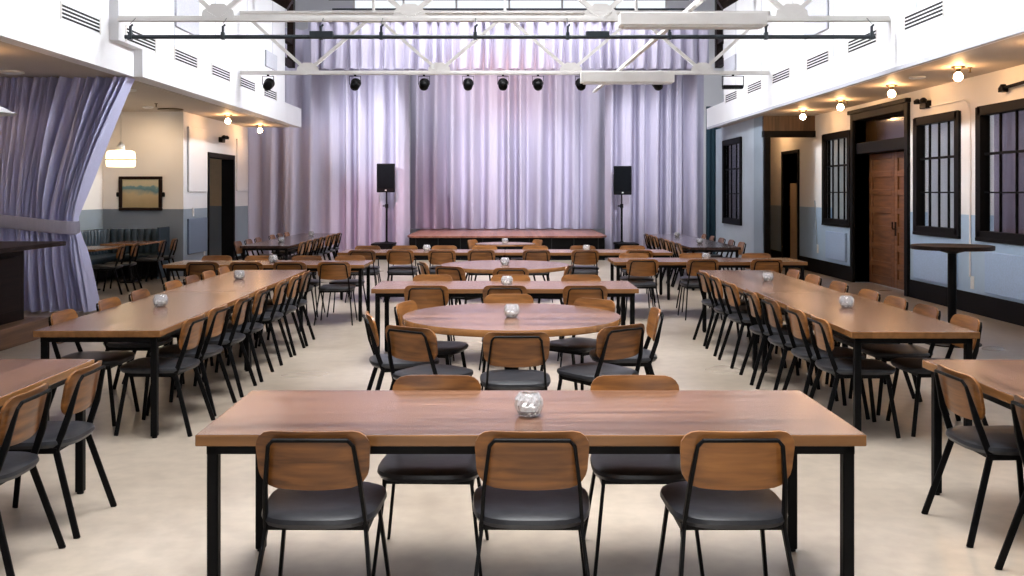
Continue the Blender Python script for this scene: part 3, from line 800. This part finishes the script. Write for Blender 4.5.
    for sx in (-1,1):
        MB().bar([(sx*.187,-.148,.425),(sx*.24,-.275,.0)],.014,.032).build('leg', M['black'], t, bevel=.003, seg=1)
        MB().bar([(sx*.188,.185,.425),(sx*.235,.245,.0)],.014,.028).build('leg', M['black'], t, bevel=.003, seg=1)
    return t
chair = make_chair()
BACK = .235      # back top behind chair origin
POSTS = []      # table legs and pedestals: x, y, half size
def clear(ox, oy, a):
    ca, sa = cos(a), sin(a)
    for px, py, h in POSTS:
        dx, dy = px-ox, py-oy
        if dx*dx+dy*dy > .6: continue
        lx, ly = dx*ca+dy*sa, -dx*sa+dy*ca
        if abs(lx) < .235+h and abs(ly-.02) < .255+h: return False
        for sx in (-1,1):
            for k in range(11):
                t = k/10
                for (ax,ay,bx,by) in ((.187,-.148,.24,-.275),(.188,.185,.235,.245)):
                    if abs(sx*(ax+(bx-ax)*t)-lx) < h+.025 and abs(ay+(by-ay)*t-ly) < h+.035: return False
    return True
def put_chair(xt, yt, face, label, group):
    """xt,yt: top of the backrest; face: direction the sitter looks (radians from +Y, ccw)"""
    fx, fy = -sin(face), cos(face)
    for sh in (0,.02,-.02,.04,-.04,.06,-.06,.08,-.08,.1,-.1,.13,-.13,.16,-.16):
        ox, oy = xt+fx*BACK+sh*fy, yt+fy*BACK-sh*fx
        if clear(ox, oy, face): break
    xt, yt = ox-fx*BACK, oy-fy*BACK
    first_or_dup(chair, (xt+fx*BACK, yt+fy*BACK, 0), face, label, group)
def jit(a=.03): return random.uniform(-a, a)

# ------------------------------------------------------------------ tables
TOP = .74
def make_table():
    t = thing('dining_table', 'x', 'table')
    L, D = 1.3, .43
    MB().box(-L,L,-D,D,TOP-.045,TOP).build('tabletop', M['table'], t, bevel=.005)
    c = MB(); z0, z1 = TOP-.083, TOP-.045
    a, b = L-.035, D-.035
    c.box(-a,a,-b,-b+.03,z0,z1); c.box(-a,a,b-.03,b,z0,z1); c.box(-a,-a+.03,-b+.03,b-.03,z0,z1); c.box(a-.03,a,-b+.03,b-.03,z0,z1)
    c.build('apron', M['black'], t)
    for sx in (-1,1):
        for sy in (-1,1):
            x0, x1 = sorted((sx*a, sx*(a-.044))); y0, y1 = sorted((sy*b, sy*(b-.044)))
            lg = MB().box(x0,x1,y0,y1,.012,z1).build('leg', M['black'], t, bevel=.004, seg=1)
            MB().lathe([(0,0),(.018,0),(.018,.012),(0,.012)],12,((x0+x1)/2,(y0+y1)/2,0)).build('foot', M['black'], lg)
    return t
table = make_table()
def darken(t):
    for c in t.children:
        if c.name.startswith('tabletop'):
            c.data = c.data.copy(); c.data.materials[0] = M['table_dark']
def put_table(x, y, rz, label, group='rectangular dining tables', dark=False):
    for sx in (-1.24,1.24):
        for sy in (-.37,.37): POSTS.append((x+sx*cos(rz)-sy*sin(rz), y+sx*sin(rz)+sy*cos(rz), .03))
    t = first_or_dup(table, (x,y,0), rz, label, group)
    if dark: darken(t)
def make_round(r=.83):
    t = thing('round_table', 'x', 'table')
    n = 96
    MB().lathe([(0,TOP-.05),(r-.004,TOP-.05),(r,TOP-.046),(r,TOP-.005),(r-.004,TOP),(0,TOP)],n).build('tabletop', M['table'], t, smooth=True)
    MB().lathe([(0,TOP-.075),(.25,TOP-.075),(.25,TOP-.05),(0,TOP-.05)],24).build('mounting_plate', M['black'], t)
    MB().lathe([(0,.03),(.055,.03),(.055,TOP-.075),(0,TOP-.075)],24).build('pedestal', M['black'], t, smooth=True)
    MB().lathe([(0,0),(.36,0),(.36,.012),(.07,.035),(0,.035)],36).build('base', M['black'], t, smooth=True)
    return t

# --- the tables, front to back
T1 = (.1, 4.22); put_table(*T1, 0, 'long walnut table in the front, nearest the camera, with votive in the middle')
for x, w_ in ((-.715,'leftmost'),(.10,'middle'),(.865,'rightmost')):
    put_chair(x, 3.62, jit(.02), 'wood-backed black chair, near side of the front table, %s of three' % w_, 'chairs at the front table')
for x, w_ in ((-.325,'left'),(.62,'right')):
    put_chair(x, 4.71, PI+jit(.03), 'wood-backed black chair, far side of the front table, %s of two' % w_, 'chairs at the front table')
# second row: round
rt = make_round()
R2 = (.05,7.48); first_or_dup(rt, (*R2,0), 0, 'large round walnut table right behind the front table', 'large round tables')
def ring(c, spec, tbl, grp):
    POSTS.append((*c,.06))
    for ang, r, w_, tw in spec:
        a = math.radians(ang); x, y = c[0]+r*sin(a), c[1]-r*cos(a)
        put_chair(x, y, math.radians(ang+tw), 'wood-backed black chair at the %s, %s' % (tbl, w_), grp)
ring(R2, ((1,1.30,'near middle seat',0),(-33,1.26,'near left seat',-1),(37,1.23,'near right seat',0),(-71,1.10,'left side seat',-6),(85,1.10,'right side seat',4),
          (-113,.93,'far left seat, half behind table edge',8),(181,.99,'far middle seat',0),(131,.93,'far right seat',6)), 'nearer large round table', 'chairs at the nearer round table')
T3 = (0,9.94); put_table(*T3, 0, 'rectangular walnut table between the two large round tables')
for x, w_ in ((-.745,'leftmost'),(0,'middle'),(.76,'rightmost')):
    put_chair(x, 9.26, jit(.03), 'wood-backed chair, near side of the table between round tables, %s of three' % w_, 'chairs at the table between round tables')
for x, w_ in ((-.77,'leftmost'),(.06,'middle'),(.81,'rightmost')):
    put_chair(x, 10.46, PI+jit(.03), 'wood-backed chair, far side of the table between round tables, %s of three' % w_, 'chairs at the table between round tables')
R4 = (.0,12.7); first_or_dup(rt, (*R4,0), .6, 'large round walnut table farther back, second round table from the front', 'large round tables')
ring(R4, ((3,1.3,'near middle seat',0),(-32,1.26,'near left seat',0),(43,1.16,'near right seat',32),(-72,1.1,'left side seat',0)), 'farther large round table', 'chairs at the farther round table')
for x, w_ in ((-1.302,'left'),(1.302,'right')): put_table(x, 15.63, 0, '%s half of the long double table nearest the stage' % w_)
for i, x in enumerate((-2.18,-1.6,-.96,-.36,.48,1.22,2.04)):
    put_chair(x, 14.9+jit(.02), jit(.05), 'wood-backed chair, near side of the table nearest the stage, %s from left' % ords[i], 'chairs at the table nearest the stage')
for i, x in enumerate((-2.3,-1.65,-1.0,-.3,.5,1.28,2.1)):
    put_chair(x, 16.16+jit(.02), PI+jit(.05), 'wood-backed chair, far side of the table nearest the stage, %s from left' % ords[i], 'chairs at the table nearest the stage')
t6 = thing('bistro_table', 'small round dark-edged table in front of the stage', 'table', (0,17.9,0))
MB().lathe([(0,TOP-.03),(.545,TOP-.03),(.55,TOP-.02),(.55,TOP-.004),(.545,TOP),(0,TOP)],48).build('tabletop', M['table'], t6, smooth=True)
MB().lathe([(0,.03),(.04,.03),(.04,TOP-.05),(.14,TOP-.03),(0,TOP-.03)],20).build('pedestal', M['black'], t6, smooth=True)
MB().lathe([(0,0),(.28,0),(.28,.012),(.05,.03),(0,.03)],28).build('base', M['black'], t6, smooth=True)
put_chair(-.62,18.15, math.radians(-112), 'wood-backed chair left of the small round table by the stage', 'chairs at the small round table')
put_chair(.62,18.15, math.radians(112), 'wood-backed chair right of the small round table by the stage', 'chairs at the small round table')
put_table(-3.12, 13.08, 0, 'rectangular walnut table across the left aisle, behind the left long tables')
for i, x in enumerate((-3.82,-3.27,-2.72,-2.16)):
    put_chair(x, 12.36, jit(.05), 'wood-backed chair, near side of the left cross table, %s from left' % ords[i], 'chairs at the left cross table')
for i, x in enumerate((-4.0,-3.4,-2.75,-2.15)):
    put_chair(x, 13.62, PI+jit(.04), 'wood-backed chair, far side of the left cross table, %s from left' % ords[i], 'chairs at the left cross table')
put_table(2.77, 13.6, 0, 'rectangular walnut table across the right aisle, behind the right long tables')
for i, x in enumerate((1.81,2.6,3.44)):
    put_chair(x, 12.86, jit(.05), 'wood-backed chair, near side of the right cross table, %s from left' % ords[i], 'chairs at the right cross table')
for i, x in enumerate((1.85,2.72,3.62)):
    put_chair(x, 14.14, PI+jit(.04), 'wood-backed chair, far side of the right cross table, %s from left' % ords[i], 'chairs at the right cross table')
# left long tables (two end to end)
YAW = -.009
put_table(-2.78, 7.94, PI/2-YAW, 'walnut table in the left long row, nearer of its two'); put_table(-2.815, 10.545, PI/2-YAW, 'walnut table in the left long row, farther of its two')
for i, y in enumerate((6.97,7.57,8.25,8.9,9.72,10.3,10.9)):
    put_chair(-2.2+jit(.015), y, PI/2+jit(.05), 'wood-backed chair, aisle side of the left long tables, %s from the near end' % ords[i], 'chairs at the left long tables')
for i, y in enumerate((7.25,8.1,8.8,9.7,10.3,10.9,11.5)):
    put_chair(-3.283-.006*i, y, -PI/2+jit(.02), 'wood-backed chair, bar side of the left long tables, %s from the near end' % ords[i], 'chairs at the left long tables')
# right long tables
put_table(2.775, 7.88, PI/2-.012, 'walnut table in the right long row, nearer of its two'); put_table(2.745, 10.485, PI/2-.012, 'walnut table in the right long row, farther of its two')
for i, y in enumerate((6.91,7.46,8.1,8.75,9.56,10.25,10.9)):
    put_chair(2.2+jit(.015), y, -PI/2+jit(.06), 'wood-backed chair, aisle side of the right long tables, %s from the near end' % ords[i], 'chairs at the right long tables')
for i, y in enumerate((6.95,7.6,8.2,8.8,9.6,10.4,11.1)):
    put_chair(3.285, y, PI/2+jit(.02), 'wood-backed chair, wall side of the right long tables, %s from the near end' % ords[i], 'chairs at the right long tables')
# near left / near right
put_table(-2.74, 4.22, PI/2, 'walnut table cut off by the left picture edge')
for i, y in enumerate((4.99,4.38,3.7)):
    put_chair(-2.12, y, PI/2+jit(.03)+.03, 'wood-backed chair at the table on the left picture edge, %s from far end' % ords[i], 'chairs at the near left table')
put_table(2.77, 4.2, PI/2, 'walnut table cut off by the right picture edge')
for i, y in enumerate((4.87,4.12,3.4)):
    put_chair(2.23, y, -PI/2+jit(.02), 'wood-backed chair at the table on the right picture edge, %s from far end' % ords[i], 'chairs at the near right table')
# far left long, far right long
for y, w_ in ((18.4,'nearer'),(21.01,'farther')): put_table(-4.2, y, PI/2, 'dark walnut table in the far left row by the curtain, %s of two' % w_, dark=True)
for i in range(7):
    put_chair(-3.6, (17.48,18.1,18.7,19.32,20.1,20.7,21.3)[i], PI/2+jit(.04), 'wood-backed chair, aisle side of the far left row, %s from the near end' % ords[i], 'chairs at the far left tables')
for i in range(6):
    put_chair(-4.8, (17.55,18.3,19.0,20.15,20.85,21.5)[i], -PI/2+jit(.04), 'wood-backed chair, wall side of the far left row, %s from the near end' % ords[i], 'chairs at the far left tables')
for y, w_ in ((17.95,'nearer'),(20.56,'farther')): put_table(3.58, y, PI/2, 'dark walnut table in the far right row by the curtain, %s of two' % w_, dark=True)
for i in range(7):
    put_chair(3.0, (17.02,17.62,18.24,18.86,19.66,20.25,20.85)[i], -PI/2+jit(.05), 'wood-backed chair, aisle side of the far right row, %s from the near end' % ords[i], 'chairs at the far right tables')
for i in range(5):
    put_chair(4.18, (17.25,18.05,18.85,19.7,20.5)[i], PI/2+jit(.05), 'wood-backed chair, wall side of the far right row, %s from the near end' % ords[i], 'chairs at the far right tables')

# high-top table by the right wall
t = thing('high_top_table', 'round dark high-top pedestal table by the right wall', 'table', (4.95,10.85,0))
MB().lathe([(0,1.045),(.425,1.045),(.43,1.05),(.43,1.085),(.425,1.09),(0,1.09)],48).build('tabletop', M['darkwood'], t, smooth=True)
MB().lathe([(0,.03),(.046,.03),(.046,1.0),(.15,1.03),(.15,1.045),(0,1.045)],24).build('pedestal', M['black'], t, smooth=True)
MB().lathe([(0,0),(.30,0),(.30,.012),(.08,.035),(0,.035)],36).build('base', M['black'], t, smooth=True)

# votives
def make_votive():
    t = thing('votive_holder', 'x', 'votive')
    prof = [(.028,.0),(.040,.004),(.054,.022),(.060,.048),(.057,.072),(.047,.09),(.043,.096)]
    inn = [(.038,.096),(.043,.088),(.051,.070),(.054,.048),(.049,.026),(.034,.012)]
    c = MB(); n = 24
    c.lathe(prof+inn, n, closed=True, wob=lambda k, j: 1+(.035 if (k+j) % 2 else -.035)*(1 if j < 6 else 0))
    b = len(prof+inn); c.f.append(tuple(range(n-1,-1,-1))); c.f.append(tuple(range((b-1)*n, b*n)))
    c.build('bowl', M['cutglass'], t)
    MB().lathe([(0,.013),(.03,.013),(.03,.04),(.0,.04)],16).build('candle', M['wax'], t)
    return t
vt = make_votive()
for x, y, l in ((.10,4.02+.1,'on the front table'),(.05,7.35,'on the nearer large round table'),(.02,9.85,'on the table between the round tables'),(0.0,12.6,'on the farther large round table'),
                (-1.25,15.65,'on the left half of the table nearest the stage'),(1.3,15.65,'on the right half of the table nearest the stage'),(0,17.85,'on the small round table'),
                (-2.83,8.05,'on the nearer left long table'),(-2.86,10.55,'on the farther left long table'),(2.77,7.95,'on the nearer right long table'),(2.76,10.3,'on the farther right long table'),
                (-3.1,13.1,'on the left cross table'),(2.78,13.55,'on the right cross table'),(-4.2,18.4,'on the nearer far left table'),(-4.15,21.0,'on the farther far left table'),
                (3.55,17.85,'on the nearer far right table'),(3.6,20.5,'on the farther far right table')):
    first_or_dup(vt, (x,y,TOP), random.uniform(0,1), 'cut glass votive '+l, 'glass votives on the tables')

# ------------------------------------------------------------------ alcove booth
t = thing('booth_bench', 'dark blue channel-tufted leather booth bench in the alcove corner', 'bench', (-8.0,19.5,0))
c = MB(); c.box(.02,1.28,-.55,-.02,.06,.36); c.box(.02,.55,-4.6,-.55,.06,.36); c.build('base', M['black_trim'], t)
c = MB(); c.box(.02,1.28,-.6,-.02,.36,.47); c.box(.02,.6,-4.6,-.6,.36,.47); c.build('seat', M['leather'], t, bevel=.03, seg=3)
c = MB(); k = 9
for i in range(k):
    a = .06+i*(1.24-.02)/k; c.lathe([(.0,.47),(.075,.48),(.08,.9),(.06,.955),(0,.96)],10,(a+.07,-.09,0))
for i in range(30): c.lathe([(.0,.47),(.075,.48),(.08,.9),(.06,.955),(0,.96)],10,(.09,-.2-i*.148,0))
c.build('backrest', M['leather'], t, smooth=True)
MB().box(1.285,1.33,-.6,-.01,0,1.0).build('end_panel', M['leather'], t, bevel=.01)
for (x, y, l) in ((-6.98,18.3,'farther'),(-7.05,16.55,'nearer')):
    q = thing('bistro_table', 'square wooden table in front of the alcove booth, %s of two' % l, 'table', (x,y,0), 0, 'alcove tables')
    MB().box(-.36,.36,-.55,.55,TOP-.035,TOP).build('tabletop', M['table'], q, bevel=.006)
    MB().lathe([(0,.03),(.04,.03),(.04,TOP-.06),(.16,TOP-.035),(0,TOP-.035)],16).build('pedestal', M['black'], q, smooth=True)
    MB().box(-.12,.12,-.25,.25,0,.025).build('base', M['black'], q, bevel=.006)
for x, y, l in ((-6.27,18.62,'first from the end wall'),(-6.27,18.0,'second from the end wall'),(-6.34,16.85,'third from the end wall'),(-6.34,16.25,'fourth from the end wall')):
    put_chair(x, y, PI/2+.15, 'wood-backed chair at the alcove booth tables, %s' % l, 'chairs at the alcove booth')

# ------------------------------------------------------------------ light
def area(name, loc, rot, sx, sy, power, col=(1,1,1), spread=PI):
    l = bpy.data.lights.new(name, 'AREA'); l.shape = 'RECTANGLE'; l.size = sx; l.size_y = sy; l.energy = power; l.color = col; l.spread = spread
    o = bpy.data.objects.new(name, l); COL.objects.link(o); o.location = loc; o.rotation_euler = rot; return o
area('skylight_daylight', (0,10.25,8.15), (0,0,0), 3.5, 25.2, 1020, (.98,.985,1.0), 1.1)
# added fill light behind the camera, with an invented window frame
c = MB()
for x in (-3.0,-1.5,0,1.5,2.95): c.box(x,x+.06,-4,-3.92,0,3.2)
for z in (0,1.05,2.2,3.15): c.box(-3,3.0,-4,-3.92,z,z+.06)
struct('fill_frame_front', c, M['black_trim'])
area('front_fill_light', (0,-3.88,1.65), (PI/2,0,0), 3.0, 3.0, 55, (.97,.98,1.0))
# added fill lights for the opposite upper walls, with invented high window frames
for s_, nm in ((-1,'fill_frame_left'),(1,'fill_frame_right')):
    X = s_*4.97; c = MB()
    for z in (6.55,7.75): c.box(*sorted((X,X+s_*.06)),2,22,z,z+.06)
    for i in range(11): c.box(*sorted((X,X+s_*.06)),2+i*1.994,2.06+i*1.994,6.6,7.75)
    struct(nm, c, M['steel_white'])
    area('side_fill_light', (s_*4.94,12,7.18), (0,s_*(PI/2-.31),0), 1.1, 19.8, 300, (.95,.97,1.0), .52)
area('curtain_fill_light', (0,23.2,8.1), (.55,0,0), 8, 1.2, 400, (.95,.96,1.0), 1.9)  # unseen fill light added to brighten the valance and stage curtains
def spot(name, loc, tgt, power, col, ang=.9, blend=.8, r=.05):
    l = bpy.data.lights.new(name, 'SPOT'); l.energy = power; l.color = col; l.spot_size = ang; l.spot_blend = blend; l.shadow_soft_size = r
    o = bpy.data.objects.new(name, l); COL.objects.link(o); o.location = loc
    o.rotation_euler = (Vector(tgt)-Vector(loc)).to_track_quat('-Z','Y').to_euler(); return o
for i in (3,4,5): spot('stage_spot', (SX[i],YF+.25,3.6), (SX[i]*1.3,28.3,4.9), 500, (1,.42,.25), .4, 1)
spot('stage_spot', (SX[1],YF+.25,3.6), (-3.2,25.3,1.0), 900, (1,.58,.68), .5, 1)
spot('stage_spot', (SX[2],YF+.25,3.6), (-1.5,28.3,1.4), 800, (1,.62,.70), .5, 1)
spot('stage_spot', (SX[6],YF+.25,3.6), (.6,28.3,1.9), 3000, (.93,.93,1), .55, 1)
spot('stage_spot', (SX[0],YF+.25,3.6), (-3.1,25.3,3.4), 1900, (.92,.94,1), .6, 1)
spot('stage_spot', (SX[7],YF+.25,3.6), (3.6,25.3,2.6), 900, (.84,.88,1), .7, 1)
for x, y, e in ((-6.55,13.0,14),(-5.9,15.3,45)): spot('downlight', (x,y,SOF-.05), (x,y,0), e, (1,.68,.38), 2.2, .6, .08)
spot('downlight', (-6.7,18.4,SOF-.06), (-7.3,19.6,1.2), 55, (1,.70,.42), 2.3, .8, .1)
wd = bpy.data.worlds.new('sky'); sc.world = wd; wd.use_nodes = True
wd.node_tree.nodes['Background'].inputs[0].default_value = (.86,.93,1.0,1); wd.node_tree.nodes['Background'].inputs[1].default_value = 1.0
vs = sc.view_settings
sc.display_settings.display_device = 'sRGB'
vs.view_transform = 'Standard'; vs.look = 'None'; vs.gamma = 1; vs.exposure = 0.27
try: vs.use_curve_mapping = False
except Exception: pass
